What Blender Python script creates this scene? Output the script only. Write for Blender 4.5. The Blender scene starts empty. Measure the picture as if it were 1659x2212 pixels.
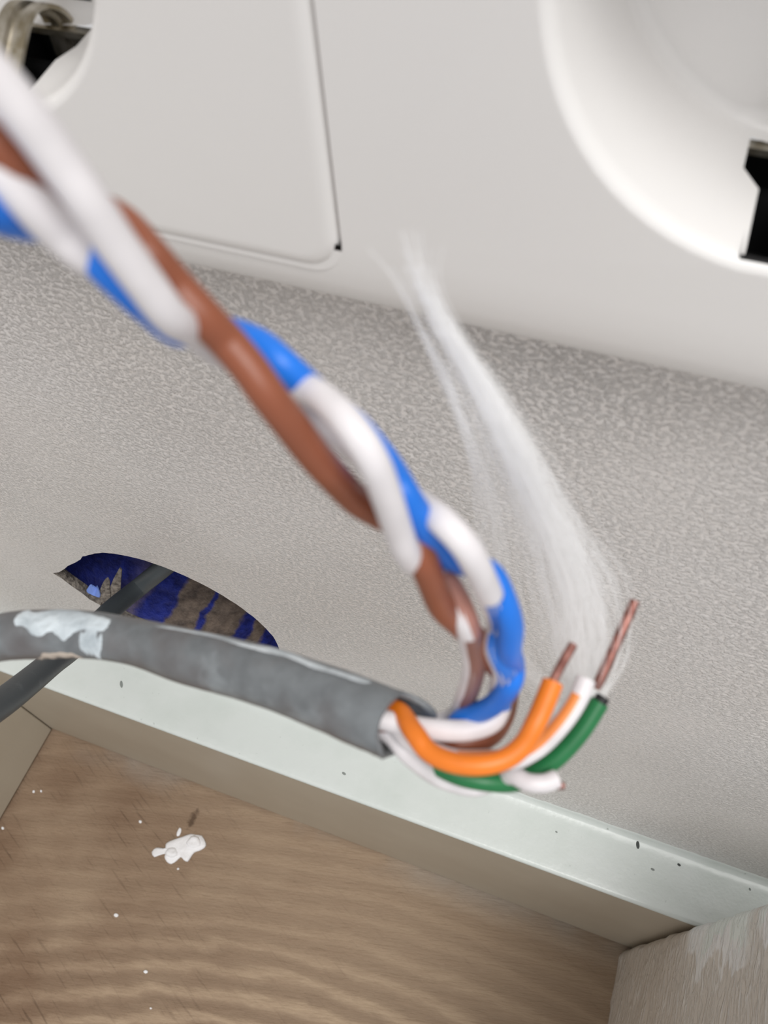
import bpy, bmesh, math, random
from mathutils import Vector, Matrix, noise
# ------------------------------------------------------------------ camera
# Measured in millimetres with the lens at the origin: x along the wall, y into it, z up.
# The wall stands at y = 66, the wooden floor at z = -359. World = metres.
SC = bpy.context.scene
COL = SC.collection
FPX, CX, CY = 1732.0, 829.5, 1106.0
R = Matrix(((0.93965814, 0.26258952, -0.21929278),
            (0.33853563, -0.80616475, 0.4852752),
            (-0.04935793, -0.53023122, -0.84641518)))

def Wd(p):
    return Vector((p[0] * .001, (p[1] - 66.) * .001, (p[2] + 359.) * .001))

def at(px, py, Z):
    """point seen at a pixel of the photograph, Z mm along the lens axis (mm frame)"""
    return R @ Vector(((px - CX) / FPX * Z, (py - CY) / FPX * Z, Z))

def on(px, py, axis, val):
    v = R @ Vector(((px - CX) / FPX, (py - CY) / FPX, 1.))
    return v * (val / v[axis])

cam = bpy.data.cameras.new('camera')
cam.sensor_fit = 'VERTICAL'
cam.sensor_height = 36.
cam.lens = FPX / 2212. * 36.
cam.clip_start = .002
cam.clip_end = 50.
cam.dof.use_dof = True
cam.dof.focus_distance = .185
cam.dof.aperture_fstop = 38.
co = bpy.data.objects.new('camera', cam)
COL.objects.link(co)
m = Matrix(((R[0][0], -R[0][1], -R[0][2]), (R[1][0], -R[1][1], -R[1][2]), (R[2][0], -R[2][1], -R[2][2])))
co.matrix_world = Matrix.Translation(Wd((0, 0, 0))) @ m.to_4x4()
SC.camera = co
# ------------------------------------------------------------------ light
wl = bpy.data.worlds.new('world')
SC.world = wl
wl.use_nodes = True
bg = wl.node_tree.nodes['Background']
bg.inputs[0].default_value = (.985, .98, .985, 1)
bg.inputs[1].default_value = .66

def area(name, loc, target, size, power, color):
    l = bpy.data.lights.new(name, 'AREA')
    l.shape = 'RECTANGLE'
    l.size, l.size_y = size
    l.energy = power
    l.color = color
    o = bpy.data.objects.new(name, l)
    COL.objects.link(o)
    o.location = loc
    o.rotation_euler = (Vector(target) - Vector(loc)).to_track_quat('-Z', 'Y').to_euler()
    return o

area('ceiling_light', (.55, -.5, 1.9), (0, -.05, .2), (1.0, .8), 28., (1., .985, .965))
SC.view_settings.view_transform = 'Standard'
SC.view_settings.look = 'None'
SC.view_settings.gamma = 1.
SC.view_settings.use_curve_mapping = False
SC.view_settings.exposure = -.08
SC.cycles.max_bounces = 24
SC.cycles.diffuse_bounces = 14
SC.cycles.transmission_bounces = 14
# ------------------------------------------------------------------ helpers
random.seed(7)

def lin(r, g, b):
    f = lambda c: c / 12.92 if c <= .04045 else ((c + .055) / 1.055) ** 2.4
    return (f(r / 255.), f(g / 255.), f(b / 255.), 1.)

class NT:
    def __init__(s, name, rough=.5, color=None, spec=.5):
        s.m = bpy.data.materials.new(name)
        s.m.use_nodes = True
        s.t = s.m.node_tree
        s.b = s.t.nodes['Principled BSDF']
        s.b.inputs['Roughness'].default_value = rough
        s.b.inputs['Specular IOR Level'].default_value = spec
        if color:
            s.b.inputs['Base Color'].default_value = color
        s.tc = None

    def n(s, typ, **kw):
        x = s.t.nodes.new(typ)
        for k, v in kw.items():
            setattr(x, k, v)
        return x

    def l(s, a, b):
        s.t.links.new(a, b)

    def coord(s, scale=(1, 1, 1), rot=(0, 0, 0), loc=(0, 0, 0)):
        if not s.tc:
            s.tc = s.n('ShaderNodeTexCoord')
        mp = s.n('ShaderNodeMapping')
        mp.inputs['Scale'].default_value = scale
        mp.inputs['Rotation'].default_value = rot
        mp.inputs['Location'].default_value = loc
        s.l(s.tc.outputs['Object'], mp.inputs[0])
        return mp.outputs[0]

    def coord2(s, scale, angle):
        """object coordinates turned about z, then stretched"""
        a = s.coord((1, 1, 1), (0, 0, angle))
        mp = s.n('ShaderNodeMapping')
        mp.inputs['Scale'].default_value = scale
        s.l(a, mp.inputs[0])
        return mp.outputs[0]

    def noise(s, vec, scale, detail=4., rough=.5, dist=0.):
        x = s.n('ShaderNodeTexNoise')
        x.inputs['Scale'].default_value = scale
        x.inputs['Detail'].default_value = detail
        x.inputs['Roughness'].default_value = rough
        x.inputs['Distortion'].default_value = dist
        s.l(vec, x.inputs['Vector'])
        return x.outputs[0]

    def ramp(s, fac, stops):
        x = s.n('ShaderNodeValToRGB')
        e = x.color_ramp.elements
        while len(e) < len(stops):
            e.new(.5)
        for k, (p, c) in zip(e, stops):
            k.position = p
            k.color = c if len(c) == 4 else (c[0], c[1], c[2], 1)
        s.l(fac, x.inputs[0])
        return x.outputs[0]

    def gray(s, fac, a, b, va=0., vb=1.):
        return s.ramp(fac, [(a, (va,) * 3), (b, (vb,) * 3)])

    def mix(s, fac, a, b, mode='MIX'):
        x = s.n('ShaderNodeMix', data_type='RGBA', blend_type=mode)
        if isinstance(fac, float):
            x.inputs[0].default_value = fac
        else:
            s.l(fac, x.inputs[0])
        for i, v in ((6, a), (7, b)):
            if isinstance(v, tuple):
                x.inputs[i].default_value = v
            else:
                s.l(v, x.inputs[i])
        return x.outputs[2]

    def math(s, op, a, b=None):
        x = s.n('ShaderNodeMath', operation=op)
        for i, v in enumerate((a, b)):
            if v is None:
                continue
            if isinstance(v, (int, float)):
                x.inputs[i].default_value = v
            else:
                s.l(v, x.inputs[i])
        return x.outputs[0]

    def color(s, c):
        s.l(c, s.b.inputs['Base Color'])

    def bump(s, h, dist, strength=1.):
        x = s.n('ShaderNodeBump')
        x.inputs['Distance'].default_value = dist
        x.inputs['Strength'].default_value = strength
        s.l(h, x.inputs['Height'])
        s.l(x.outputs[0], s.b.inputs['Normal'])

def obj(name, bm, mat, parent=None, smooth=False, wn=False, sharp=None):
    me = bpy.data.meshes.new(name)
    bm.normal_update()
    bm.to_mesh(me)
    bm.free()
    if smooth:
        for p in me.polygons:
            p.use_smooth = True
        if sharp:
            me.set_sharp_from_angle(angle=math.radians(sharp))
    o = bpy.data.objects.new(name, me)
    COL.objects.link(o)
    if mat:
        me.materials.append(mat)
    if parent:
        o.parent = parent
    if wn:
        md = o.modifiers.new('weighted', 'WEIGHTED_NORMAL')
        md.keep_sharp = True
    return o

def empty(name, loc=None):
    o = bpy.data.objects.new(name, None)
    o.empty_display_size = .01
    COL.objects.link(o)
    return o

def tag(o, label, cat, group=None):
    o['label'] = label
    o['category'] = cat
    if group:
        o['group'] = group
    return o

def struct(o):
    o['kind'] = 'structure'
    return o

def crom(P, n=8):
    P = [Vector(p) for p in P]
    Q = [P[0] * 2 - P[1]] + P + [P[-1] * 2 - P[-2]]
    out = []
    for i in range(1, len(Q) - 2):
        a, b, c, d = Q[i - 1:i + 3]
        for k in range(n):
            t = k / n
            out.append(.5 * ((2 * b) + (c - a) * t + (2 * a - 5 * b + 4 * c - d) * t * t + (3 * b - a - 3 * c + d) * t ** 3))
    out.append(P[-1].copy())
    return out

def frames(pts, ref):
    T = []
    for i in range(len(pts)):
        a = pts[max(i - 1, 0)]
        b = pts[min(i + 1, len(pts) - 1)]
        T.append((b - a).normalized())
    n = (Vector(ref) - T[0] * T[0].dot(Vector(ref))).normalized()
    out = []
    for t in T:
        n = (n - t * t.dot(n)).normalized()
        out.append((t, n, t.cross(n)))
    return out

def sweep(bm, pts, rad, seg=12, ref=(0, -1, .3), cap=(True, True), wob=None):
    """a tube along pts (mm); rad a number or a list"""
    fr = frames(pts, ref)
    rings = []
    for i, (p, (t, n, b)) in enumerate(zip(pts, fr)):
        r = rad if isinstance(rad, (int, float)) else rad[i]
        ring = []
        for k in range(seg):
            a = 2 * math.pi * k / seg
            rr = r * (1 + (wob(i, a) if wob else 0.))
            ring.append(bm.verts.new(Wd(p + (n * math.cos(a) + b * math.sin(a)) * rr)))
        rings.append(ring)
    for A, B in zip(rings, rings[1:]):
        for k in range(seg):
            bm.faces.new((A[k], A[(k + 1) % seg], B[(k + 1) % seg], B[k]))
    if cap[0]:
        bm.faces.new(rings[0][::-1])
    if cap[1]:
        bm.faces.new(rings[-1])
    return rings, fr

def box(bm, lo, hi):
    v = [bm.verts.new(Wd((x, y, z))) for x in (lo[0], hi[0]) for y in (lo[1], hi[1]) for z in (lo[2], hi[2])]
    for f in ((0, 1, 3, 2), (4, 6, 7, 5), (0, 4, 5, 1), (2, 3, 7, 6), (0, 2, 6, 4), (1, 5, 7, 3)):
        bm.faces.new([v[i] for i in f])
    return v

def bevel(bm, w, seg=2):
    bmesh.ops.bevel(bm, geom=bm.edges[:], offset=w * .001, segments=seg, affect='EDGES', profile=.5)

def fill_loops(bm, loops):
    ed = []
    for L in loops:
        vs = L if isinstance(L[0], bmesh.types.BMVert) else [bm.verts.new(Wd(p)) for p in L]
        for a, b in zip(vs, vs[1:] + vs[:1]):
            e = bm.edges.get((a, b)) or bm.edges.new((a, b))
            ed.append(e)
    r = bmesh.ops.triangle_fill(bm, use_beauty=True, use_dissolve=False, edges=ed)
    return [g for g in r['geom'] if isinstance(g, bmesh.types.BMFace)]

def blob(outline, h, normal, base, amp=.15, seedv=0.):
    """a flat irregular lump: outline = list of mm points on a surface, raised by h along normal"""
    bm = bmesh.new()
    n = Vector(normal)
    c = sum((Vector(p) for p in outline), Vector()) / len(outline)
    rings = []
    for s, hh in ((1., 0.), (.97, .55), (.86, .85), (.6, 1.), (.3, .95)):
        ring = []
        for p in outline:
            q = c + (Vector(p) - c) * s
            k = 1 + amp * noise.noise(q * .35 + Vector((seedv, 3, 1))) * 2
            ring.append(bm.verts.new(Wd(q + n * (base + h * hh * k))))
        rings.append(ring)
    N = len(outline)
    for A, B in zip(rings, rings[1:]):
        for k in range(N):
            bm.faces.new((A[k], A[(k + 1) % N], B[(k + 1) % N], B[k]))
    cv = bm.verts.new(Wd(c + n * (base + h)))
    for k in range(N):
        bm.faces.new((rings[-1][k], rings[-1][(k + 1) % N], cv))
    bm.faces.new(rings[0][::-1])
    bmesh.ops.recalc_face_normals(bm, faces=bm.faces)
    return bm

def smoothloop(P, n=5):
    P = [Vector(p) for p in P]
    N = len(P)
    out = []
    for i in range(N):
        a, b, c, d = P[i - 1], P[i], P[(i + 1) % N], P[(i + 2) % N]
        for k in range(n):
            t = k / n
            out.append(.5 * ((2 * b) + (c - a) * t + (2 * a - 5 * b + 4 * c - d) * t * t + (3 * b - a - 3 * c + d) * t ** 3))
    return out

# ------------------------------------------------------------------ materials
# rolled wall paint with a fine horizontal stipple
w = NT('rolled_wall_paint', .30, spec=.6)
v1 = w.coord((1., 1., 1.35))
n1 = w.noise(v1, 1200., 4., .62, .2)
n2 = w.noise(v1, 380., 2., .5)
n4 = w.noise(w.coord(), 24., 2.)
n3 = w.noise(w.coord(), 14., 3.)
h = w.math('MULTIPLY', w.math('ADD', w.gray(n1, .47, .80), w.math('MULTIPLY', n2, .7)), w.gray(n4, .3, .7, .55, 1.))
w.color(w.mix(w.gray(n3, .3, .7), lin(226, 221, 217), lin(231, 228, 226)))
w.bump(h, .00056, 1.)
M_wall = w.m
# pillar: the same paint, coarser drags along the depth
w = NT('dragged_wall_paint', .5)
v1 = w.coord((1., .42, 1.25))
n1 = w.noise(v1, 420., 3., .55, .5)
cp = w.mix(w.gray(n1, .54, .66), lin(208, 202, 194), lin(222, 219, 214))
# white paint dragged onto it from the skirting top
sp_ = w.n('ShaderNodeSeparateXYZ')
w.l(w.tc.outputs['Object'], sp_.inputs[0])
rg = w.math('MULTIPLY', w.math('SUBTRACT', w.noise(w.coord((1., .5, 1.)), 95., 3., .6), .5), .034)
yy = w.math('ADD', sp_.outputs[1], rg)
zz = w.math('ADD', sp_.outputs[2], w.math('MULTIPLY', rg, .5))
zone = w.math('MULTIPLY', w.gray(zz, .097, .100), w.math('SUBTRACT', 1., w.math('MULTIPLY', w.gray(zz, .150, .154), w.math('SUBTRACT', 1., w.gray(zz, .157, .160)))))
mkA = w.n('ShaderNodeMapRange')
mkA.inputs['From Min'].default_value = -.0325
mkA.inputs['From Max'].default_value = -.0312
w.l(yy, mkA.inputs[0])
mkB = w.n('ShaderNodeMapRange')
mkB.inputs['From Min'].default_value = -.0265
mkB.inputs['From Max'].default_value = -.0252
w.l(yy, mkB.inputs[0])
cp = w.mix(w.math('MULTIPLY', mkA.outputs[0], zone), cp, lin(232, 232, 231))
cp = w.mix(w.math('MULTIPLY', mkB.outputs[0], w.math('MULTIPLY', w.gray(zz, .112, .122), zone)), cp, lin(226, 233, 229))
w.color(cp)
w.bump(w.gray(n1, .42, .68), .0007, 1.)
M_pillar = w.m
w = NT('bare_gypsum', .9, color=lin(120, 112, 104))
n1 = w.noise(w.coord(), 900., 4.)
w.color(w.ramp(n1, [(.3, lin(74, 68, 64)), (.7, lin(150, 142, 132))]))
w.bump(n1, .0006)
M_gyps = w.m
w = NT('shade_toned_board_paint', .45)  # cream tone stands in for the shade on the board fronts
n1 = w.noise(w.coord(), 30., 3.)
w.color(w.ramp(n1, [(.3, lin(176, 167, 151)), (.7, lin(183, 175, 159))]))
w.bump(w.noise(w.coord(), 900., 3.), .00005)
M_board_shaded = w.m
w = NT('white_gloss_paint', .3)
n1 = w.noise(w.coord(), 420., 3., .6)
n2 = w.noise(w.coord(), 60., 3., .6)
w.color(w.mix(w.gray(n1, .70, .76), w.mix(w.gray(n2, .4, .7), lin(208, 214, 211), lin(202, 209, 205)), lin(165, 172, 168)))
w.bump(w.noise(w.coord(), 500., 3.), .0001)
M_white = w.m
w = NT('white_plaster_drop', .55, color=lin(232, 232, 234))
w.bump(w.noise(w.coord(), 900., 3.), .0002)
M_drop = w.m
w = NT('smeared_wall_paint', .45)
n1 = w.noise(w.coord(), 260., 4., .6)
w.color(w.ramp(n1, [(.3, lin(214, 213, 210)), (.7, lin(228, 228, 227))]))
w.bump(n1, .0004)
M_smear = w.m
w = NT('socket_plastic', .36, color=lin(233, 231, 229))
w.b.inputs['Subsurface Weight'].default_value = .0
M_sock = w.m
M_black = NT('black_slot', .6, color=lin(10, 10, 13)).m
w = NT('clip_metal', .38, color=lin(170, 160, 140))
w.b.inputs['Metallic'].default_value = .85
n1 = w.noise(w.coord(), 500., 3.)
w.color(w.ramp(n1, [(.35, lin(150, 140, 118)), (.65, lin(196, 190, 178))]))
M_clip = w.m
w = NT('copper', .38)
w.b.inputs['Metallic'].default_value = .55
n1 = w.noise(w.coord(), 900., 3.)
w.color(w.ramp(n1, [(.35, lin(116, 72, 64)), (.65, lin(156, 108, 98))]))
M_copper = w.m

def wire_mat(name, c, rough=.42):
    w = NT(name, rough)
    n = w.noise(w.coord(), 260., 3.)
    d = tuple(x * .86 for x in c[:3]) + (1,)
    w.color(w.mix(w.gray(n, .35, .65), d, c))
    w.b.inputs['Subsurface Weight'].default_value = .0
    return w.m
M_blue = wire_mat('blue_insulation', lin(20, 118, 226))
M_brown = wire_mat('brown_insulation', lin(142, 80, 54))
M_orange = wire_mat('orange_insulation', lin(240, 128, 32))
M_green = wire_mat('green_insulation', lin(26, 112, 62))
M_wb = wire_mat('white_insulation', lin(230, 226, 228))
M_ob = M_orange
M_brs = wire_mat('pale_brown_stripe', lin(178, 126, 112))
M_bls = wire_mat('pale_blue_stripe', lin(110, 170, 235))
M_blm = wire_mat('mid_blue_stripe', lin(36, 116, 214))
M_brd = wire_mat('dull_brown_stripe', lin(136, 96, 86))
M_ors = wire_mat('orange_stripe', lin(240, 146, 74))
w = NT('grey_cable_sheath', .36, spec=.7)
n1 = w.noise(w.coord((1., 1., 1.)), 130., 4., .6)
n2 = w.noise(w.coord(), 420., 4., .6)
base = w.ramp(n2, [(.3, lin(96, 100, 103)), (.7, lin(118, 123, 126))])
n3 = w.noise(w.coord((1., 1., 1.6)), 75., 3., .6)
base = w.mix(w.gray(n3, .48, .62, 0., .6), base, lin(88, 80, 79))
w.color(w.mix(w.gray(n1, .60, .74, 0., .45), base, lin(164, 172, 176)))
w.bump(n2, .0001)
M_sheath = w.m
w = NT('shaded_cable_sheath', .5)  # shadow put into the colour: darker than the first cable's grey
n1 = w.noise(w.coord(), 160., 4., .6)
w.color(w.mix(w.gray(n1, .6, .78, 0., .4), lin(74, 80, 83), lin(130, 136, 138)))
M_cable_shaded = w.m
w = NT('dried_white_paint', .6)
n1 = w.noise(w.coord(), 300., 4., .6)
w.color(w.ramp(n1, [(.3, lin(160, 170, 176)), (.6, lin(205, 214, 219))]))
w.bump(n1, .0005)
M_splash = w.m
w = NT('pale_sheath_strip', .6)
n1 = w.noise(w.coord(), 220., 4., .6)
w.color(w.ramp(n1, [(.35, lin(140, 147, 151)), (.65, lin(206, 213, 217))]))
M_strip = w.m
w = NT('white_fibre', .7)
tr = w.n('ShaderNodeBsdfTranslucent')
df = w.n('ShaderNodeBsdfDiffuse')
mx = w.n('ShaderNodeMixShader')
for x in (tr, df):
    x.inputs[0].default_value = (.99, .99, .99, 1)
    w.l(x.outputs[0], mx.inputs[1 if x is tr else 2])
w.l(mx.outputs[0], w.t.nodes['Material Output'].inputs[0])
M_fibre = w.m
# rough sawn floor board: flame grain along x, oblique saw marks, stains
w = NT('rough_sawn_wood', .62, spec=.3)
if not w.tc:
    w.tc = w.n('ShaderNodeTexCoord')
sep = w.n('ShaderNodeSeparateXYZ')
wob = w.noise(w.coord((9., 30., 1.)), 1., 3., .5)
wob2 = w.noise(w.coord((60., 160., 1.)), 1., 3., .6)
w.l(w.tc.outputs['Object'], sep.inputs[0])
rx = w.n('ShaderNodeVectorRotate', rotation_type='Z_AXIS')
rx.inputs['Center'].default_value = (-.075, -.176, 0)
rx.inputs['Angle'].default_value = math.radians(-16)
w.l(w.tc.outputs['Object'], rx.inputs[0])
sp2 = w.n('ShaderNodeSeparateXYZ')
w.l(rx.outputs[0], sp2.inputs[0])
fx = w.math('MULTIPLY', w.math('ADD', sp2.outputs[0], .075), .5)
fy = w.math('ADD', sp2.outputs[1], .176)
dist = w.math('SQRT', w.math('ADD', w.math('MULTIPLY', fx, fx), w.math('MULTIPLY', fy, fy)))
near = w.gray(dist, .08, .118, 1., .22)
dist = w.math('ADD', dist, w.math('MULTIPLY', w.math('SUBTRACT', wob, .5), .014))
dist = w.math('ADD', dist, w.math('MULTIPLY', w.math('SUBTRACT', wob2, .5), .005))
ph = w.math('FRACT', w.math('ADD', w.math('MULTIPLY', dist, 118.), .35))
ring = w.ramp(ph, [(0., (.30,) * 3), (.18, (.5,) * 3), (.36, (1.,) * 3), (.55, (.9,) * 3), (.72, (.42,) * 3), (1., (.30,) * 3)])
ring = w.mix(near, (.5, .5, .5, 1), ring)
fine = w.noise(w.coord2((75., 520., 1.), math.radians(-12)), 1., 5., .7)
saw = w.noise(w.coord2((60., 800., 1.), math.radians(26)), 1., 2., .5)
blot = w.noise(w.coord((1., 1., 1.)), 16., 3., .6)
c0 = w.mix(ring, lin(106, 86, 69), lin(190, 168, 142))
c0 = w.mix(w.gray(fine, .38, .64, 0., .55), c0, lin(155, 133, 111))
warm = w.math('MULTIPLY', w.gray(sep.outputs[0], 0., 1.), 0.)
mr = w.n('ShaderNodeMapRange')
mr.inputs['From Min'].default_value = -.02
mr.inputs['From Max'].default_value = -.17
w.l(sep.outputs[0], mr.inputs[0])
c0 = w.mix(w.math('MULTIPLY', w.math('MULTIPLY', mr.outputs[0], w.gray(blot, .3, .65)), .75), c0, lin(104, 76, 56))
c0 = w.mix(w.math('MULTIPLY', w.gray(saw, .60, .70, 0., .6), w.math('MULTIPLY', w.gray(blot, .38, .62), w.math('ADD', w.math('MULTIPLY', mr.outputs[0], .8), .2))), c0, lin(70, 52, 38))
# grey plaster dust against the skirting board, one brown stain
my = w.n('ShaderNodeMapRange')
my.inputs['From Min'].default_value = -.030
my.inputs['From Max'].default_value = -.020
w.l(sep.outputs[1], my.inputs[0])
c0 = w.mix(w.math('MULTIPLY', my.outputs[0], w.gray(blot, .45, .6, 0., .7)), c0, lin(160, 150, 138))
st = on(417, 1768, 2, -359.)
sp = Wd(st)
stx = w.math('DIVIDE', w.math('SUBTRACT', sep.outputs[0], sp.x), .0020)
sty = w.math('DIVIDE', w.math('SUBTRACT', sep.outputs[1], sp.y), .0050)
sd = w.math('SQRT', w.math('ADD', w.math('MULTIPLY', stx, stx), w.math('MULTIPLY', sty, sty)))
sd = w.math('ADD', sd, w.math('MULTIPLY', w.math('SUBTRACT', w.noise(w.coord(), 500., 3.), .5), 1.6))
c0 = w.mix(w.gray(sd, .4, 1.2, .75, 0.), c0, lin(74, 56, 42))
w.color(c0)
hh = w.math('ADD', w.math('MULTIPLY', ring, .5), w.math('ADD', w.math('MULTIPLY', fine, 1.), w.math('MULTIPLY', w.math('MULTIPLY', saw, mr.outputs[0]), .5)))
w.bump(hh, .0009, 1.)
M_wood = w.m
# inside of the hole: blue paint with brown filler bands
w = NT('blue_cavity', .7)
sep = w.n('ShaderNodeSeparateXYZ')
w.tc = w.n('ShaderNodeTexCoord')
w.l(w.tc.outputs['Object'], sep.inputs[0])
wb = w.noise(w.coord((1., 1., .5)), 90., 4., .6)
n1 = w.noise(w.coord(), 260., 4., .6)
q = w.math('ADD', sep.outputs[0], w.math('MULTIPLY', w.math('SUBTRACT', wb, .5), .008))
bands = w.ramp(w.math('MULTIPLY', w.math('ADD', q, .128), 16.6),
               [(0., (.0,) * 3), (.12, (.55,) * 3), (.15, (0,) * 3), (.27, (0,) * 3), (.29, (1,) * 3), (.43, (1,) * 3), (.445, (0,) * 3), (.465, (0,) * 3), (.48, (1,) * 3),
                (.63, (1,) * 3), (.65, (0,) * 3), (.71, (0,) * 3), (.73, (1,) * 3), (.80, (1,) * 3), (.82, (0,) * 3)])
bl = w.ramp(n1, [(.35, lin(14, 24, 96)), (.7, lin(36, 52, 150))])
br = w.ramp(n1, [(.3, lin(78, 68, 62)), (.7, lin(136, 120, 106))])
w.color(w.mix(bands, bl, br))
w.bump(n1, .0008)
M_cavity = w.m
M_torn = NT('torn_blue_paper', .7, color=lin(120, 150, 226)).m
M_flake = NT('dark_flake', .6, color=lin(62, 66, 64)).m
M_speck = NT('grey_speck', .6, color=lin(128, 134, 130)).m

# ------------------------------------------------------------------ large structure
# floor
bm = bmesh.new()
nx, ny = 50, 40
grid = [[bm.verts.new(Wd((-260 + 420 * i / nx, -260 + 330 * j / ny, -359. + .12 * noise.noise(Vector((i * .4, j * .9, 0)))))) for j in range(ny + 1)] for i in range(nx + 1)]
for i in range(nx):
    for j in range(ny):
        bm.faces.new((grid[i][j], grid[i + 1][j], grid[i + 1][j + 1], grid[i][j + 1]))
floor = struct(obj('floor', bm, M_wood, smooth=True))
# back wall with its half open hole
HC, HR = Vector((-94.3, 0, -199.7)), 29.7
hole = []
def rag(a, amp=.35):
    return amp * (noise.noise(Vector((a * 9., 0, 4))) + .6 * noise.noise(Vector((a * 31., 2, 4))))
for k in range(64):
    a = math.radians(138 - k * (138 + 112) / 63.)
    r = HR + rag(a, .28)
    hole.append(Vector((HC.x + r * math.cos(a), 66., HC.z + r * math.sin(a))))
left = [(-112, -226.5), (-120, -224.5), (-125.4, -220.5), (-127.2, -218.2), (-126.6, -216.2), (-129.4, -214.2), (-130.6, -210.8), (-133.2, -206.6), (-134.4, -203.4), (-136.6, -201.4),
        (-133.2, -198.8), (-129.5, -194.6), (-126.8, -191.2), (-122.6, -186.9), (-119.3, -183.2), (-117.6, -180.6)]
hole += [Vector((x, 66., z)) for x, z in left]
bm = bmesh.new()
outer = [(-217, 66, -359), (150, 66, -359), (150, 66, 160), (-217, 66, 160)]
outer = [Vector(outer[i]).lerp(Vector(outer[(i + 1) % 4]), t / 12.) for i in range(4) for t in range(12)]
boxes = [[Vector((cx + 29. * math.cos(math.radians(7.5 * k)), 66., cz + 29. * math.sin(math.radians(7.5 * k)))) for k in range(48)] for cx, cz in ((10.9, -24.7), (-68., -23.7))]
fill_loops(bm, [outer, hole] + boxes)
for f in bm.faces:
    f.normal_update()
    if f.normal.y > 0:
        f.normal_flip()
wall_back = struct(obj('wall_back', bm, M_wall))
bm = bmesh.new()
A = [bm.verts.new(Wd(p)) for p in hole]
mid = [bm.verts.new(Wd(p + Vector((0, 2. + .6 * noise.noise(p * .6), 0)) + (p - Vector((HC.x, 66, HC.z))).normalized() * (.5 + .8 * noise.noise(p * .4)))) for p in hole]
B = [bm.verts.new(Wd(p + Vector((0, 3.2, 0)) + (p - Vector((HC.x, 66, HC.z))).normalized() * (1.0 + .6 * noise.noise(p * .3)))) for p in hole]
for P, Q in ((A, mid), (mid, B)):
    for k in range(len(P)):
        bm.faces.new((P[k], P[(k + 1) % len(P)], Q[(k + 1) % len(P)], Q[k]))
bmesh.ops.recalc_face_normals(bm, faces=bm.faces)
obj('hole_edge', bm, M_gyps, wall_back)
bm = bmesh.new()
prevr = None
for j in range(13):
    y = 66.5 if j == 0 else 67.5 + 3.2 * j
    ringv = []
    for k in range(72):
        a = 2 * math.pi * k / 72
        rr = 31.2 + .5 * noise.noise(Vector((math.cos(a) * 4, math.sin(a) * 4, y * .12)))
        xx = HC.x + rr * math.cos(a) * (1.5 if math.cos(a) < 0 else 1.06)
        ringv.append(bm.verts.new(Wd((xx, y, HC.z + rr * math.sin(a)))))
    if prevr:
        bridge_ = [bm.faces.new((prevr[k], prevr[(k + 1) % 72], ringv[(k + 1) % 72], ringv[k])) for k in range(72)]
    prevr = ringv
bm.faces.new(prevr)
bmesh.ops.recalc_face_normals(bm, faces=bm.faces)
bmesh.ops.reverse_faces(bm, faces=bm.faces)
obj('cavity_lining', bm, M_cavity, wall_back)
# torn paper shreds at the left rim
for k, (pts, mt) in enumerate(([[(-130.2, 67.2, -211.5), (-128.2, 68.2, -208.4), (-127.2, 68.6, -210.2), (-126.2, 68.6, -208.6), (-126.6, 67.6, -213.8), (-128.4, 67., -212.6)], M_torn],
                               [[(-128.4, 66.6, -217), (-124.4, 71, -207.5), (-123.2, 71, -208.5), (-125.6, 66.8, -219.5)], M_gyps],
                               [[(-126.6, 66.4, -218.5), (-121.6, 74, -206), (-120.4, 74, -207), (-123.8, 66.6, -221.5)], M_gyps])):
    bm = bmesh.new()
    L = smoothloop(pts, 4)
    a = [bm.verts.new(Wd(p + Vector((.4 * noise.noise(p * 2), 0, .4 * noise.noise(p * 2.3))))) for p in L]
    b = [bm.verts.new(v.co + Vector((0, .0004, 0))) for v in a]
    bm.faces.new(a)
    bm.faces.new(b[::-1])
    for i in range(len(a)):
        bm.faces.new((a[i], b[i], b[(i + 1) % len(a)], a[(i + 1) % len(a)]))
    obj('torn_paper', bm, mt, wall_back)
# left wall
bm = bmesh.new()
box(bm, (-229, -260, -359), (-217, 66, 160))
wall_left = struct(obj('wall_left', bm, M_wall))
# pillar on the right, rough painted, standing in front of the skirting
bm = bmesh.new()
prof = []
for k in range(9):
    a = math.pi / 2 * k / 8
    prof.append(Vector((66.5 - 3.7 * math.sin(a), 42.7 + 3.7 * math.cos(a), 0)))
prof = [Vector((130, 46.4, 0)), Vector((90, 46.4, 0))] + prof + [Vector((62.8, 42.7 - 160 * k / 60., 0)) for k in range(1, 61)] + [Vector((130, -117.3, 0))]
rows = []
NZ = 90
for j in range(NZ + 1):
    z = -359 + 178 * j / NZ
    row = []
    for p in prof:
        q = Vector((p.x, p.y, z))
        if p.x < 80:
            d = .55 * noise.noise(q * .09) + .22 * noise.noise(q * .4)
            q.x += d
            q.y += (.5 * noise.noise(q * .11) - .3) if p.y > 42 else 0
        row.append(bm.verts.new(Wd(q)))
    rows.append(row)
for a, b in zip(rows, rows[1:]):
    for k in range(len(prof)):
        k2 = (k + 1) % len(prof)
        bm.faces.new((a[k], a[k2], b[k2], b[k]))
bm.faces.new(rows[-1])
bmesh.ops.recalc_face_normals(bm, faces=bm.faces)
wall_right = struct(obj('wall_right', bm, M_pillar, smooth=True, sharp=50))

# skirting boards
def board(name, lo, hi, mat):
    bm = bmesh.new()
    box(bm, lo, hi)
    bevel(bm, .8, 3)
    return struct(obj(name, bm, mat, smooth=True, wn=True))
bb = board('baseboard_back', (-217, 47, -357.5), (140, 66, -266.6), M_board_shaded)
bl = board('baseboard_left', (-217, -260, -357.5), (-198, 46.8, -266.6), M_board_shaded)
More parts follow.
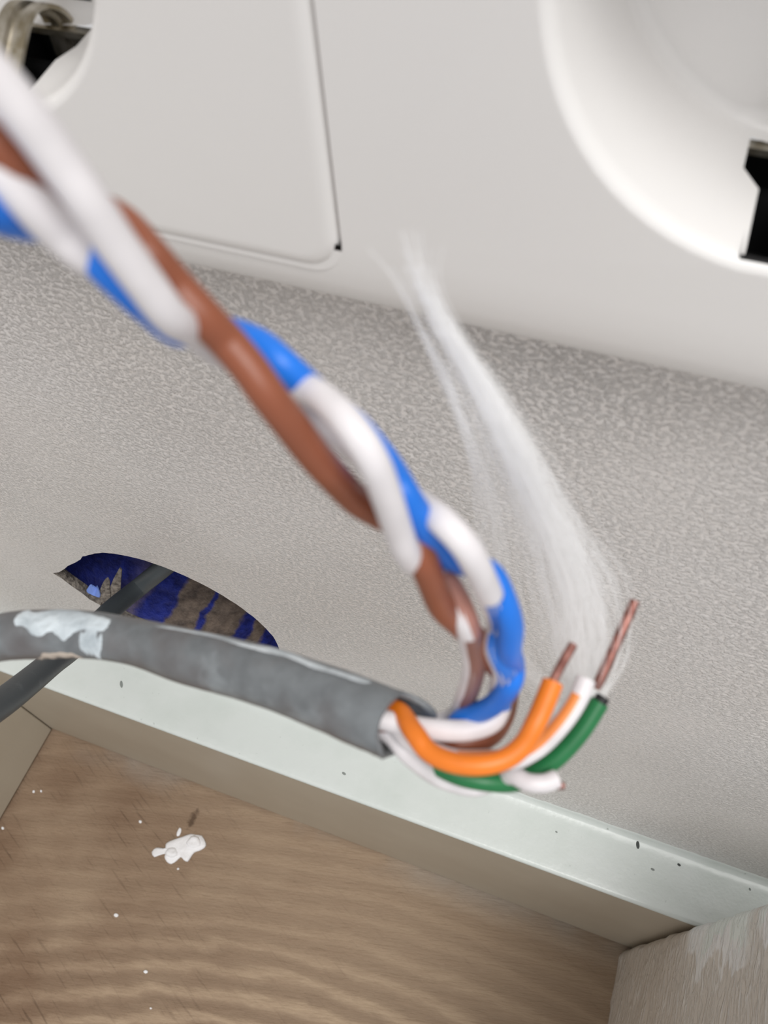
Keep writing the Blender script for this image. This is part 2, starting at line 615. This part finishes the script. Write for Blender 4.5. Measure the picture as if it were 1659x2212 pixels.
# white paint over its top, lighter than the shade-toned boards, run up the wall with a ragged edge
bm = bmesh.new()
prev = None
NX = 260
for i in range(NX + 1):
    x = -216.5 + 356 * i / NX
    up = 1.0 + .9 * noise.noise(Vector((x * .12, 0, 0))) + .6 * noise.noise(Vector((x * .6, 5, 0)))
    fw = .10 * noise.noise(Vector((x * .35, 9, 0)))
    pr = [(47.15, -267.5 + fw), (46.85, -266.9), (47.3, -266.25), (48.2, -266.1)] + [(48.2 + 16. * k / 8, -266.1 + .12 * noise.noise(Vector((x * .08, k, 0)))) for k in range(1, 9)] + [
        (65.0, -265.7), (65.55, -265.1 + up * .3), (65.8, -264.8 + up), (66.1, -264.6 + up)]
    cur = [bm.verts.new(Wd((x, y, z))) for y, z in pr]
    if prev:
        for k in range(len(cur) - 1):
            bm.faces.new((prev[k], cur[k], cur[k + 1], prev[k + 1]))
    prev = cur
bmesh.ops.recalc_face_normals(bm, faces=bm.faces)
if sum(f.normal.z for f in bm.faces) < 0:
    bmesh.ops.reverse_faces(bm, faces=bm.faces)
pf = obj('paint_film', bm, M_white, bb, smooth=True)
pf['label'] = 'white gloss paint along the top of the skirting'

# ------------------------------------------------------------------ double wall socket
sock = empty('wall_socket')
tag(sock, 'white double wall socket with round recesses above the cut hole', 'socket')

def rrect(x0, x1, z0, z1, r, y, n=8):
    out = []
    for cx, cz, a0 in ((x1 - r, z1 - r, 0), (x0 + r, z1 - r, 90), (x0 + r, z0 + r, 180), (x1 - r, z0 + r, 270)):
        for k in range(n + 1):
            a = math.radians(a0 + 90. * k / n)
            out.append(Vector((cx + r * math.cos(a), y, cz + r * math.sin(a))))
    return out

def bridge(bm, A, B):
    N = len(A)
    for k in range(N):
        bm.faces.new((A[k], A[(k + 1) % N], B[(k + 1) % N], B[k]))

BY = 58.0
def recess(bm, cx, cz, y0, sx):
    """Schuko style round recess, with the earth-clip slot cut in the bottom of its side; returns the rim loop"""
    hw1, hw2 = 2.9, 4.5
    a1, a2 = math.asin(hw1 / 20.2), math.asin(hw2 / 20.2)
    base = -math.pi / 2 + math.asin(sx / 20.8)
    angs = sorted(set([base - a2, base - a1, base + a1, base + a2] + [base + a2 + (2 * math.pi - 2 * a2) * k / 60. for k in range(1, 60)]))
    N = len(angs)
    rows = [(22.6, 0.), (22.2, .12), (21.8, .45), (21.5, 1.0), (21.35, 1.8), (20.9, 9.), (20.8, 11.), (20.6, 15.4), (20.2, 16.4), (19.2, 17.)]
    V = [[bm.verts.new(Wd((cx + r * math.cos(a), y0 + d, cz + r * math.sin(a)))) for a in angs] for r, d in rows]
    ib = min(range(N), key=lambda i: abs(angs[i] - (base - a2)))
    for j in range(len(rows) - 1):
        for k in range(N):
            k2 = (k + 1) % N
            s = (k - ib) % N            # 0,1,2 = slot columns
            y = rows[j][1]
            if y >= 1.0 and y < 15.:
                if s == 1:
                    continue
                if y >= 11. and s in (0, 2):
                    continue
                if y == 9. and s in (0, 2):
                    if s == 0:
                        bm.faces.new((V[j][k], V[j][k2], V[j + 1][k]))
                    else:
                        bm.faces.new((V[j][k], V[j][k2], V[j + 1][k2]))
                    continue
            bm.faces.new((V[j][k], V[j][k2], V[j + 1][k2], V[j + 1][k]))
    hx = cx + sx
    hole_ = [bm.verts.new(Wd((x, y0 + 17., z))) for x, z in ((hx - 3.4, cz - 18.2), (hx + 3.4, cz - 18.2), (hx + 3., cz - 12.5), (hx - 1., cz - 12.5))]
    fill_loops(bm, [V[-1], hole_])
    return V[0]

def plate(name, x0, x1, z0, z1, r, y, depth, cx, cz, prof, parent, gap=None, sx=0.):
    bm = bmesh.new()
    loops = []
    for ins, d in prof:
        loops.append([bm.verts.new(Wd(p)) for p in rrect(x0 + ins, x1 - ins, z0 + ins, z1 - ins, max(r - ins, .4), y + d)])
    for A, B in zip(loops, loops[1:]):
        bridge(bm, A, B)
    rims = [recess(bm, cx, cz, y, sx)]
    if gap:
        rims.append([bm.verts.new(Wd(p)) for p in gap])
    fill_loops(bm, [loops[-1]] + rims)
    if gap:
        deep = [bm.verts.new(Wd(p + Vector((0, 3.5, 0)))) for p in gap]
        bridge(bm, rims[1], deep)
        open_ = [bm.verts.new(Wd((LCX + 25. * math.cos(k * math.pi / 24), y + 3.5, LCZ + 25. * math.sin(k * math.pi / 24)))) for k in range(48)]
        fill_loops(bm, [deep, open_])
    bmesh.ops.recalc_face_normals(bm, faces=bm.faces)
    return obj(name, bm, M_sock, parent, smooth=True, wn=True, sharp=60)

RCX, RCZ, LCX, LCZ = 10.9, -24.7, -68., -23.7
pz = -61.9
edge = [(0., 8.), (0., 3.2), (.35, 2.2), (1.1, 1.25), (2.3, .62), (4., .25), (6.2, .06), (8.5, 0.)]
XL, XR, ZB, ZT = -107.6, -28.4, -56.2, 9.5
frame = plate('frame', -115, 55., pz, 15., 6., BY, 8., RCX, RCZ, edge, sock, gap=rrect(XL - .32, XR + .32, ZB - .36, ZT + .36, 3.9, BY))
cover = plate('cover_plate', XL, XR, ZB, ZT, 4., BY - .3, 3., LCX, LCZ, [(0., 3.9), (0., .9), (.15, .5), (.5, .2), (1.1, .04), (1.8, 0.)], sock, sx=2.4)

for cx0, cz, sx, ko, kw in ((RCX, RCZ, 0., 1.5, .7), (LCX, LCZ, 2.4, -.9, 1.)):
    cx = cx0 + sx
    bm = bmesh.new()
    for d0, d1, hw in ((58.6, 67.5, 3.4), (66.8, 74.4, 5.)):
        v = [(cx - hw, d0), (cx + hw, d0), (cx + hw, d1), (cx - hw, d1)]
        lo = [bm.verts.new(Wd((x, y, cz - 27.))) for x, y in v]
        hi = [bm.verts.new(Wd((x, y, cz - 20.95))) for x, y in v]
        bm.faces.new(lo)
        for k in range(4):
            bm.faces.new((lo[k], lo[(k + 1) % 4], hi[(k + 1) % 4], hi[k]))
    v = [(cx - 4.2, cz - 19.), (cx + 4.2, cz - 19.), (cx + 4.2, cz - 11.8), (cx - 4.2, cz - 11.8)]
    lo = [bm.verts.new(Wd((x, 82., z))) for x, z in v]
    hi = [bm.verts.new(Wd((x, 75.3, z))) for x, z in v]
    bm.faces.new(lo)
    for k in range(4):
        bm.faces.new((lo[k], lo[(k + 1) % 4], hi[(k + 1) % 4], hi[k]))
    obj('earth_slot', bm, M_black, sock)
    # bowed earth clip: a strip with a fold in its middle, standing out of the slot
    bm = bmesh.new()
    kx = cx + ko
    path = crom([(kx, 73.2, cz - 24.), (kx, 73.2, cz - 19.8), (kx, 71.2, cz - 17.6), (kx, 68.6, cz - 17.), (kx, 65.6, cz - 18.6), (kx, 62.4, cz - 21.4), (kx, 61.2, cz - 24.)], 5)
    sec = [(-1.9, 0), (-.7, 0), (-.5, .5), (.5, .5), (.7, 0), (1.9, 0)]
    fr = frames(path, (0, 0, 1))
    T = []
    for p, (t, n, b) in zip(path, fr):
        up = n
        T.append([[bm.verts.new(Wd(p + Vector((s * kw, 0, 0)) + up * (u + e))) for s, u in sec] for e in (0, -.5)])
    for a, b in zip(T, T[1:]):
        for lay in (0, 1):
            for k in range(5):
                bm.faces.new((a[lay][k], a[lay][k + 1], b[lay][k + 1], b[lay][k]))
        for k in (0, 5):
            bm.faces.new((a[0][k], b[0][k], b[1][k], a[1][k]))
    box(bm, (cx - 4.9, 72.6, cz - 21.3), (cx + 4.9, 73.9, cz - 20.6))
    bmesh.ops.recalc_face_normals(bm, faces=bm.faces)
    c = obj('earth_clip', bm, M_clip, sock, smooth=True, sharp=40)
    c['label'] = 'bare metal earth contact clip'
    for s in (-9.5, 9.5):
        bm = bmesh.new()
        sweep(bm, [Vector((cx0 + s, 74.6 if cx < 0 else 75.1, cz)) + Vector((0, -.35 + .2 * k, 0)) for k in range(2)], 2.6, 20, ref=(0, 0, 1))
        obj('pin_hole', bm, M_black, sock)

# ------------------------------------------------------------------ stripped network cable
cab = empty('network_cable')
tag(cab, 'grey paint-smeared cable with stripped sheath end and splayed coloured wires', 'cable')

SP = [(-420, 1565, 112, 2.75), (-260, 1468, 104, 2.75), (-130, 1408, 97, 2.75), (0, 1377, 91, 2.73), (100, 1370, 89, 2.73), (200, 1372, 87.5, 2.56), (300, 1389, 85.5, 2.52), (400, 1417, 81.5, 2.74), (500, 1441, 78.5, 2.82),
      (600, 1469, 75.5, 2.86), (700, 1506, 72.5, 2.92), (790, 1542, 70.2, 2.95), (843, 1563, 69.3, 2.97)]
spts = crom([at(*p[:3]) for p in SP], 9)
L = len(spts)
srad = [p.x for p in crom([Vector((p[3], 0, 0)) for p in SP], 9)]
view = -(R @ Vector((0, 0, 1)))             # from the scene towards the lens
upv = R @ Vector((0, -1, 0))
def swob(i, a):
    return .022 * noise.noise(Vector((i * .13, math.cos(a), math.sin(a)))) + .012 * noise.noise(Vector((i * .5, math.cos(a) * 2, math.sin(a) * 2)))
bm = bmesh.new()
SEG = 32
rings, sfr = sweep(bm, spts, srad, SEG, ref=view, cap=(True, False), wob=swob)
# ragged cut end: the far upper wall stands out as a curled flap, then the inner wall runs back
t, n, b = sfr[-1]
p = spts[-1]
def ext(a):
    d = (n * math.cos(a) + b * math.sin(a))
    far = max(0., -d.dot(view))
    top = max(0., d.dot(upv))
    return .25 * math.sin(a * 3) + 1.5 * far * (1 - top) + 6.2 * far ** .7 * top ** .8 + .5 * max(0, -d.dot(upv))
prev = rings[-1]
def mk(rr, sh, curl=0.):
    out = []
    for k in range(SEG):
        a = 2 * math.pi * k / SEG
        d = (n * math.cos(a) + b * math.sin(a))
        e = ext(a)
        out.append(bm.verts.new(Wd(p + d * (rr - curl * max(0, e - 1.)) + t * (e * sh if sh > 0 else sh))))
    bridge(bm, prev, out)
    return out
R0 = srad[-1]
prev = mk(R0 * 1.0, .4)
prev = mk(R0 * 1.02, .8, .06)
prev = mk(R0 * 1.01, 1., .16)
prev = mk(R0 * .94, 1.03, .2)
prev = mk(R0 * .84, 1., .16)
prev = mk(R0 * .82, .6, .05)
prev = mk(R0 * .80, -.5)
prev = mk(R0 * .76, -2.)
prev = mk(R0 * .70, -3.6)
bm.faces.new(prev)
bmesh.ops.recalc_face_normals(bm, faces=bm.faces)
sheath = obj('sheath', bm, M_sheath, cab, smooth=True)
sheath['label'] = 'grey outer sheath with dried white paint, cut open'
# dried paint and a pale strip on the sheath
def sheath_patch(i0, i1, half, mid, h, seedv, mat, name='paint_splash'):
    bm = bmesh.new()
    NA, NS = 18, max(8, (i1 - i0) * 3)
    G = []
    for s in range(NS + 1):
        u = s / NS
        fi = i0 + (i1 - i0) * u
        i = min(int(fi), L - 2)
        fr_ = fi - i
        pt = spts[i].lerp(spts[i + 1], fr_)
        t, n, b = sfr[i]
        wdt = half * (math.sin(math.pi * min(max(u, .02), .98)) ** .45) * (1 + .7 * noise.noise(Vector((u * 7, seedv, 0))))
        mm = mid + .35 * noise.noise(Vector((u * 5, seedv, 7)))
        row = []
        for k in range(NA + 1):
            q = 2. * k / NA - 1
            a = mm + wdt * q
            e = (1 - abs(q) ** 4) * min(1, 8 * u, 8 * (1 - u))
            d = n * math.cos(a) + b * math.sin(a)
            row.append(bm.verts.new(Wd(pt + d * (srad[i] * (1 + swob(i, a)) - .12 + (.12 + h * (1 + .8 * noise.noise(Vector((u * 14, q * 5, seedv))))) * e))))
        G.append(row)
    for A, B in zip(G, G[1:]):
        for k in range(NA):
            bm.faces.new((A[k], B[k], B[k + 1], A[k + 1]))
    bmesh.ops.recalc_face_normals(bm, faces=bm.faces)
    obj(name, bm, mat, sheath, smooth=True)
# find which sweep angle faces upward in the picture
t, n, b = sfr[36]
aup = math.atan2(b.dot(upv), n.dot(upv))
def idx(px):
    best = min(range(L), key=lambda i: abs(CX + FPX * (R.transposed() @ spts[i]).x / (R.transposed() @ spts[i]).z - px))
    return best
sheath_patch(idx(44), idx(262), .85, aup * .55, .12, 1.3, M_splash)
sheath_patch(idx(205), idx(258), .75, aup * .0, .1, 5.1, M_splash)
sheath_patch(idx(300), idx(815), .26, aup * .92, .05, 12.7, M_strip, 'pale_strip')  # pale mottled strip along the sheath's upper edge
M_beige = NT('beige_filler', .7, color=lin(176, 164, 152)).m
sheath_patch(idx(85), idx(200), .2, -aup * .42, .12, 8.3, M_beige)

# wires: (pixel x, pixel y, reading depth), eased onto the real depth of the bundle
def lerp_tab(tab, y):
    if y <= tab[0][0]:
        return tab[0][1]
    for (a, va), (b, vb) in zip(tab, tab[1:]):
        if y <= b:
            return va + (vb - va) * (y - a) / (b - a)
    return tab[-1][1]
T_OLD = [(60, 30), (300, 38), (500, 46), (700, 56), (850, 64), (1000, 66), (1200, 67), (1400, 68), (1550, 70)]
T_NEW = [(60, 29), (300, 33), (500, 37), (700, 41), (850, 43.5), (1000, 46), (1200, 51), (1400, 59), (1550, 69)]
def inner(px):
    return 1.6 * min(1., max(0., (905 - px) / 50.)) if px > 700 else 0.
def wz(px, py, z):
    return at(px, py, lerp_tab(T_NEW, py) + (z - lerp_tab(T_OLD, py)) * .62 - (inner(px) if py > 1500 else 0.))

def wire(name, pts, mat, r=.80, raw=False, label=None, scale=None):
    P = crom([at(p[0], p[1], p[2] - inner(p[0])) if raw else wz(*p) for p in pts], 7)
    rad = r
    if scale:
        rad = [r * lerp_tab(scale, i / (len(P) - 1.)) for i in range(len(P))]
    bm = bmesh.new()
    sweep(bm, P, rad, 14, ref=view)
    o = obj(name, bm, mat, cab, smooth=True, sharp=60)
    if label:
        o['label'] = label
    return o, P

def stripe(parent, P, r, mat, a0, turns, i0=0, i1=None, half=.5):
    """a coloured stripe spiralling round a white wire"""
    P = P[i0:i1]
    fr = []
    for t, _, _ in frames(P, view):
        n = (view - t * t.dot(view)).normalized()
        fr.append((t, n, t.cross(n)))
    bm = bmesh.new()
    prev = None
    for i, (p, (t, n, b)) in enumerate(zip(P, fr)):
        a = a0 + 2 * math.pi * turns * i / (len(P) - 1)
        row = [bm.verts.new(Wd(p + (n * math.cos(a + q) + b * math.sin(a + q)) * (r + (.03 if abs(q) < half else -.02)))) for q in (-half, -half * .6, -half * .2, half * .2, half * .6, half)]
        if prev:
            for k in range(5):
                bm.faces.new((prev[k], row[k], row[k + 1], prev[k + 1]))
        prev = row
    bmesh.ops.recalc_face_normals(bm, faces=bm.faces)
    o = obj('stripe', bm, mat, parent, smooth=True)
    return o

RW = .80
blue, _ = wire('blue_wire', [(770, 1540, 73), (846, 1560, 73), (925, 1582, 71.5), (970, 1580, 72), (1000, 1552, 69.5), (1062, 1525, 66.5), (1102, 1478, 65.5), (1108, 1435, 68.5),
    (1100, 1405, 66), (1103, 1350, 65), (1085, 1290, 66), (1058, 1240, 68.5), (1010, 1218, 71), (960, 1195, 69.5), (915, 1130, 66.5), (870, 1060, 66), (835, 1000, 70.5),
    (765, 915, 73), (695, 860, 69.5), (625, 800, 64), (560, 745, 63), (480, 715, 64), (390, 712, 57), (330, 668, 52), (260, 605, 48), (195, 540, 45.5), (140, 487, 46), (85, 482, 48), (30, 470, 43), (-40, 440, 39), (-140, 390, 36), (-300, 310, 33)],
    M_blue, .92, label='solid blue twisted wire')
wbl, Pwb = wire('white_blue_wire', [(770, 1542, 73), (850, 1560, 71.5), (920, 1574, 68), (1000, 1578, 67), (1058, 1562, 67), (1080, 1530, 69.5), (1078, 1490, 71), (1090, 1450, 66.5), (1072, 1400, 68), (1078, 1350, 70), (1070, 1310, 67), (1050, 1268, 64),
    (1012, 1190, 62.5), (960, 1130, 64.5), (900, 1085, 71), (840, 1050, 74), (775, 975, 73.5), (690, 900, 71), (610, 830, 70), (500, 745, 66), (400, 690, 62), (320, 640, 58), (250, 595, 51), (190, 555, 46), (125, 500, 43), (60, 432, 40), (0, 372, 38), (-80, 305, 36), (-200, 210, 33)],
    M_wb, .92, label='white twisted wire with pale blue stripe')
stripe(wbl, Pwb, .92, M_blm, .1, 0., 36, 76, 1.45)
brown, _ = wire('brown_wire', [(790, 1550, 75), (855, 1570, 73.5), (920, 1600, 72.5), (985, 1606, 70), (1052, 1592, 71), (1088, 1545, 75), (1095, 1480, 74), (1070, 1432, 71), (1035, 1388, 70), (990, 1345, 69), (955, 1310, 67), (930, 1250, 66), (905, 1190, 66.5), (875, 1140, 69),
    (820, 1110, 71), (770, 1080, 69), (725, 1035, 66), (680, 985, 64), (630, 920, 62), (580, 855, 61), (540, 798, 59), (490, 738, 57), (440, 685, 54), (380, 620, 52), (320, 550, 49), (262, 485, 49), (190, 445, 49), (120, 405, 43.5), (60, 365, 39), (0, 325, 37), (-60, 290, 36), (-140, 245, 34), (-300, 160, 31)],
    M_brown, 1.0, label='solid brown twisted wire')
wbr, Pbr = wire('white_brown_wire', [(790, 1548, 77), (855, 1562, 76), (930, 1565, 76), (985, 1545, 75.5), (1008, 1500, 72.5), (1024, 1440, 69.5), (1018, 1390, 69), (1005, 1340, 67.5), (985, 1290, 69), (958, 1250, 70.5), (915, 1230, 70), (882, 1198, 65.5), (858, 1140, 63.5), (838, 1080, 62),
    (810, 1005, 61), (765, 930, 61), (705, 868, 63.5), (640, 830, 67), (560, 795, 67), (470, 755, 63), (420, 715, 57), (370, 685, 51), (310, 608, 46.5), (250, 525, 42.5), (190, 435, 39), (130, 350, 36.5), (70, 268, 34), (10, 195, 32), (-60, 120, 30), (-160, 20, 28), (-300, -120, 26)],
    M_wb, .92, label='white twisted wire with brown stripe')
stripe(wbr, Pbr, .92, M_brd, .35, 0., 20, 47, 1.3)
stripe(wbr, Pbr, .92, M_brs, .9, -.1, 46, 66, .9)
# cut short pairs with bare copper ends
orange, Po = wire('orange_wire', [(780, 1532, 73), (855, 1533, 71), (893, 1580, 66.5), (925, 1622, 65), (975, 1646, 64), (1035, 1652, 63.5), (1090, 1640, 63.5), (1132, 1607, 63.5), (1158, 1560, 63.5), (1178, 1515, 64), (1194, 1474, 64.5)], M_orange, .86, True, 'solid orange wire cut short with bare copper tip')
o, _ = wire('copper_core', [(1172, 1520, 64.3), (1186, 1490, 64.8), (1208, 1445, 65.4), (1238, 1392, 66.2)], M_copper, .40, True)
o.parent = orange
wor, Pw = wire('white_orange_wire', [(780, 1545, 72.8), (846, 1568, 71), (885, 1602, 68.5), (930, 1622, 67.5), (985, 1640, 67), (1060, 1640, 67.5), (1110, 1640, 67.5), (1165, 1612, 67), (1215, 1560, 66.8), (1248, 1510, 67), (1266, 1466, 67.3)], M_wb, .84, True, 'white wire with orange stripe cut short')
stripe(wor, Pw, .84, M_ors, -.75, 0., 28, -6, .62)
green, Pg = wire('green_wire', [(790, 1550, 74), (850, 1582, 72), (905, 1630, 71), (980, 1672, 70), (1045, 1688, 69.5), (1105, 1690, 70), (1150, 1674, 70), (1205, 1635, 69.6), (1255, 1580, 69.4), (1296, 1516, 69.4)], M_green, .84, True, 'solid green wire cut short')
o, _ = wire('wire_end', [(1294, 1519, 69.3), (1303, 1505, 69.4)], M_black, .62, True)
o.parent = green
o, _ = wire('copper_core', [(1286, 1486, 69.4), (1300, 1460, 69.3), (1332, 1388, 69.5), (1372, 1298, 70)], M_copper, .46, True)
o.parent = wor
wgr, Pq = wire('white_green_wire', [(790, 1560, 73), (843, 1590, 71), (885, 1635, 69.5), (950, 1682, 71.5), (1020, 1702, 73.5), (1070, 1688, 72), (1105, 1675, 69), (1140, 1690, 67.8), (1175, 1692, 67.6), (1203, 1682, 67.8)], M_wb, .78, True, 'white wire with cut end pointing at the skirting')
o, _ = wire('copper_core', [(1188, 1697, 67.6), (1218, 1697, 67.7)], M_copper, .34, True)
o.parent = wgr
# fibre pull string fanning up past the cut ends
bm = bmesh.new()
random.seed(3)
cl = [(860, 1560, 71), (930, 1625, 70), (1050, 1672, 71.5), (1180, 1625, 72.5), (1256, 1520, 74), (1262, 1400, 73), (1240, 1260, 68), (1180, 1115, 61), (1105, 960, 54), (1030, 820, 51), (965, 715, 48.5), (915, 610, 46.5), (885, 500, 45), (860, 380, 44)]
wid = [0, 4, 8, 10, 38, 100, 104, 74, 54, 42, 32, 34, 64, 90]
for f in range(430):
    u = random.gauss(0, .40)
    dz = random.gauss(0, 1.)
    end = 12
    if random.random() < .10:
        u = -1.6 + random.gauss(0, .2)
    P = []
    for k, ((x, y, z), wd) in enumerate(zip(cl, wid)):
        if k > end:
            break
        P.append(at(x + wd * (u + .12 * random.gauss(0, 1)), y + .25 * wd * random.gauss(0, 1) * .3, z + dz * wd * .03))
    Q = crom(P, 3)
    sweep(bm, Q[:int(random.triangular(19, 37.9, 33))], .016, 4, ref=view, cap=(False, False))
fib = obj('pull_string', bm, M_fibre, cab)
fib['kind'] = 'stuff'
fib['label'] = 'wispy white fibre pull string fanning upward'

# ------------------------------------------------------------------ second cable, out of the hole
DP = [on(395, 1192, 1, 80), on(346, 1232, 1, 74.5), on(296, 1272, 1, 69.5), at(240, 1318, 214), at(170, 1388, 190), at(112, 1432, 171), at(56, 1478, 156), at(0, 1521, 144), at(-120, 1600, 126), at(-300, 1720, 112)]
bm = bmesh.new()
dpts = crom(DP, 8)
sweep(bm, dpts, 2.72, 20, ref=view)
dc = tag(obj('shaded_cable', bm, M_cable_shaded, smooth=True, sharp=60), 'shade-darkened grey cable running out of the hole behind the grey one', 'cable')
for (px, py, s) in ((300, 1256, 1.), (312, 1258, .7), (262, 1288, .7), (255, 1295, .5)):
    # paint spots on its upper side
    q = min(dpts, key=lambda p: abs((CX + FPX * (R.transposed() @ p).x / (R.transposed() @ p).z) - px - 6))
    c = q + (view * .8 + upv * .6).normalized() * 2.72
    nn = (view * .8 + upv * .6).normalized()
    e1 = nn.cross(Vector((0, 1, 0))).normalized()
    e2 = nn.cross(e1)
    Lp = [c + e1 * math.cos(k * .7) * .9 * s * (1 + .3 * math.sin(k * 2.3)) + e2 * math.sin(k * .7) * .5 * s for k in range(9)]
    obj('paint_spot', blob(Lp, .3, nn, -.15), M_splash, dc, smooth=True)

# ------------------------------------------------------------------ small things on the floor and the skirting
def floor_blob(name, pp, h, label, cat, n=4, seedv=0., group=None):
    Lp = smoothloop([on(x, y, 2, -359.) for x, y in pp], n)
    return tag(obj(name, blob(Lp, h, (0, 0, 1), -.06, .3, seedv), M_drop, smooth=True), label, cat, group)
drop = floor_blob('plaster_splash', [(327, 1841), (337, 1831), (350, 1834), (357, 1832), (358, 1824), (366, 1817), (380, 1812), (398, 1806), (412, 1801), (424, 1803), (437, 1805), (446, 1822), (443, 1831), (432, 1838), (420, 1842), (413, 1852), (406, 1862),
    (398, 1859), (391, 1852), (382, 1860), (370, 1867), (360, 1862), (355, 1851), (357, 1845), (345, 1847), (333, 1852)], 1.1, 'white dried plaster splash, largest of those on the wooden floor', 'plaster', 2)
# two lumps standing on the splash
for c, rr in (((372, 1842), 13), ((420, 1820), 15)):
    Lp = [on(c[0] + rr * math.cos(k * .6) * (1 + .2 * math.sin(k * 1.7)), c[1] + .9 * rr * math.sin(k * .6), 2, -359.) for k in range(10)]
    obj('lump', blob(Lp, 1.5, (0, 0, 1), .4, .3, rr), M_drop, drop, smooth=True)
floor_blob('plaster_chip', [(382, 1806), (383, 1797), (388, 1788), (392, 1791), (391, 1799), (387, 1806)], .8, 'small oval white chip just above the large plaster splash', 'plaster', 3, 2.)
for k, (x, y, s, lb) in enumerate(((303, 1775, 3.4, 'tiny white speck on the floor between skirting corner and large plaster splash'),
                                   (251, 1977, 4.6, 'largest lone white speck on the wood, below the large plaster splash'),
                                   (315, 2099, 4.2, 'white speck on the pale arched wood grain near the photo bottom edge'),
                                   (385, 1877, 2.6, 'tiny white speck just under the large plaster splash'),
                                   (73, 1710, 3.2, 'left one of two white specks side by side near the left skirting'),
                                   (89, 1709, 2.8, 'right one of two white specks side by side near the left skirting'),
                                   (6, 1789, 3.4, 'white speck at the foot of the left skirting board'),
                                   (326, 2178, 2.4, 'smallest and lowest white speck on the wooden floor'))):
    floor_blob('paint_speck', [(x + s * math.cos(a * 1.05) * (1 + .25 * math.sin(a * 2 + k)), y + s * math.sin(a * 1.05)) for a in range(6)], .5,
               lb, 'paint speck', 2, k, 'white paint specks on the floor')
for k, (x, y, sx, sy, lb) in enumerate(((1378, 1825, 4., 9., 'longest dark flake lying on the white painted skirting top'), (1467, 1868, 4., 3.2, 'black round speck on the skirting top right of the longest flake'), (1410, 1878, 4.4, 2.6, 'grey speck just below the longest dark flake on the skirting top'),
                                        (1620, 1921, 2.6, 3.2, 'grey speck on the skirting top beside the pillar, rightmost of all'), (743, 1671, 4.4, 3.2, 'grey speck on the skirting top below the cut cable end'), (1202, 1797, 2.6, 2., 'pale tiny speck on the skirting top under the green wire'), (262, 1478, 3.4, 8., 'greenish grey mark of debris under the sheath on the skirting'))):
    Lp = smoothloop([on(x + sx * math.cos(a * 1.05), y + sy * math.sin(a * 1.05) + sx * .4 * math.cos(a * 1.05), 2, -266.) for a in range(6)], 2)
    o = obj('paint_flake', blob(Lp, .35, (0, 0, 1), -.25, .3, k), M_flake if k in (0, 1) else M_speck, smooth=True)
    tag(o, lb, 'paint flake', 'dark specks on the skirting' if k not in (0, 6) else None)
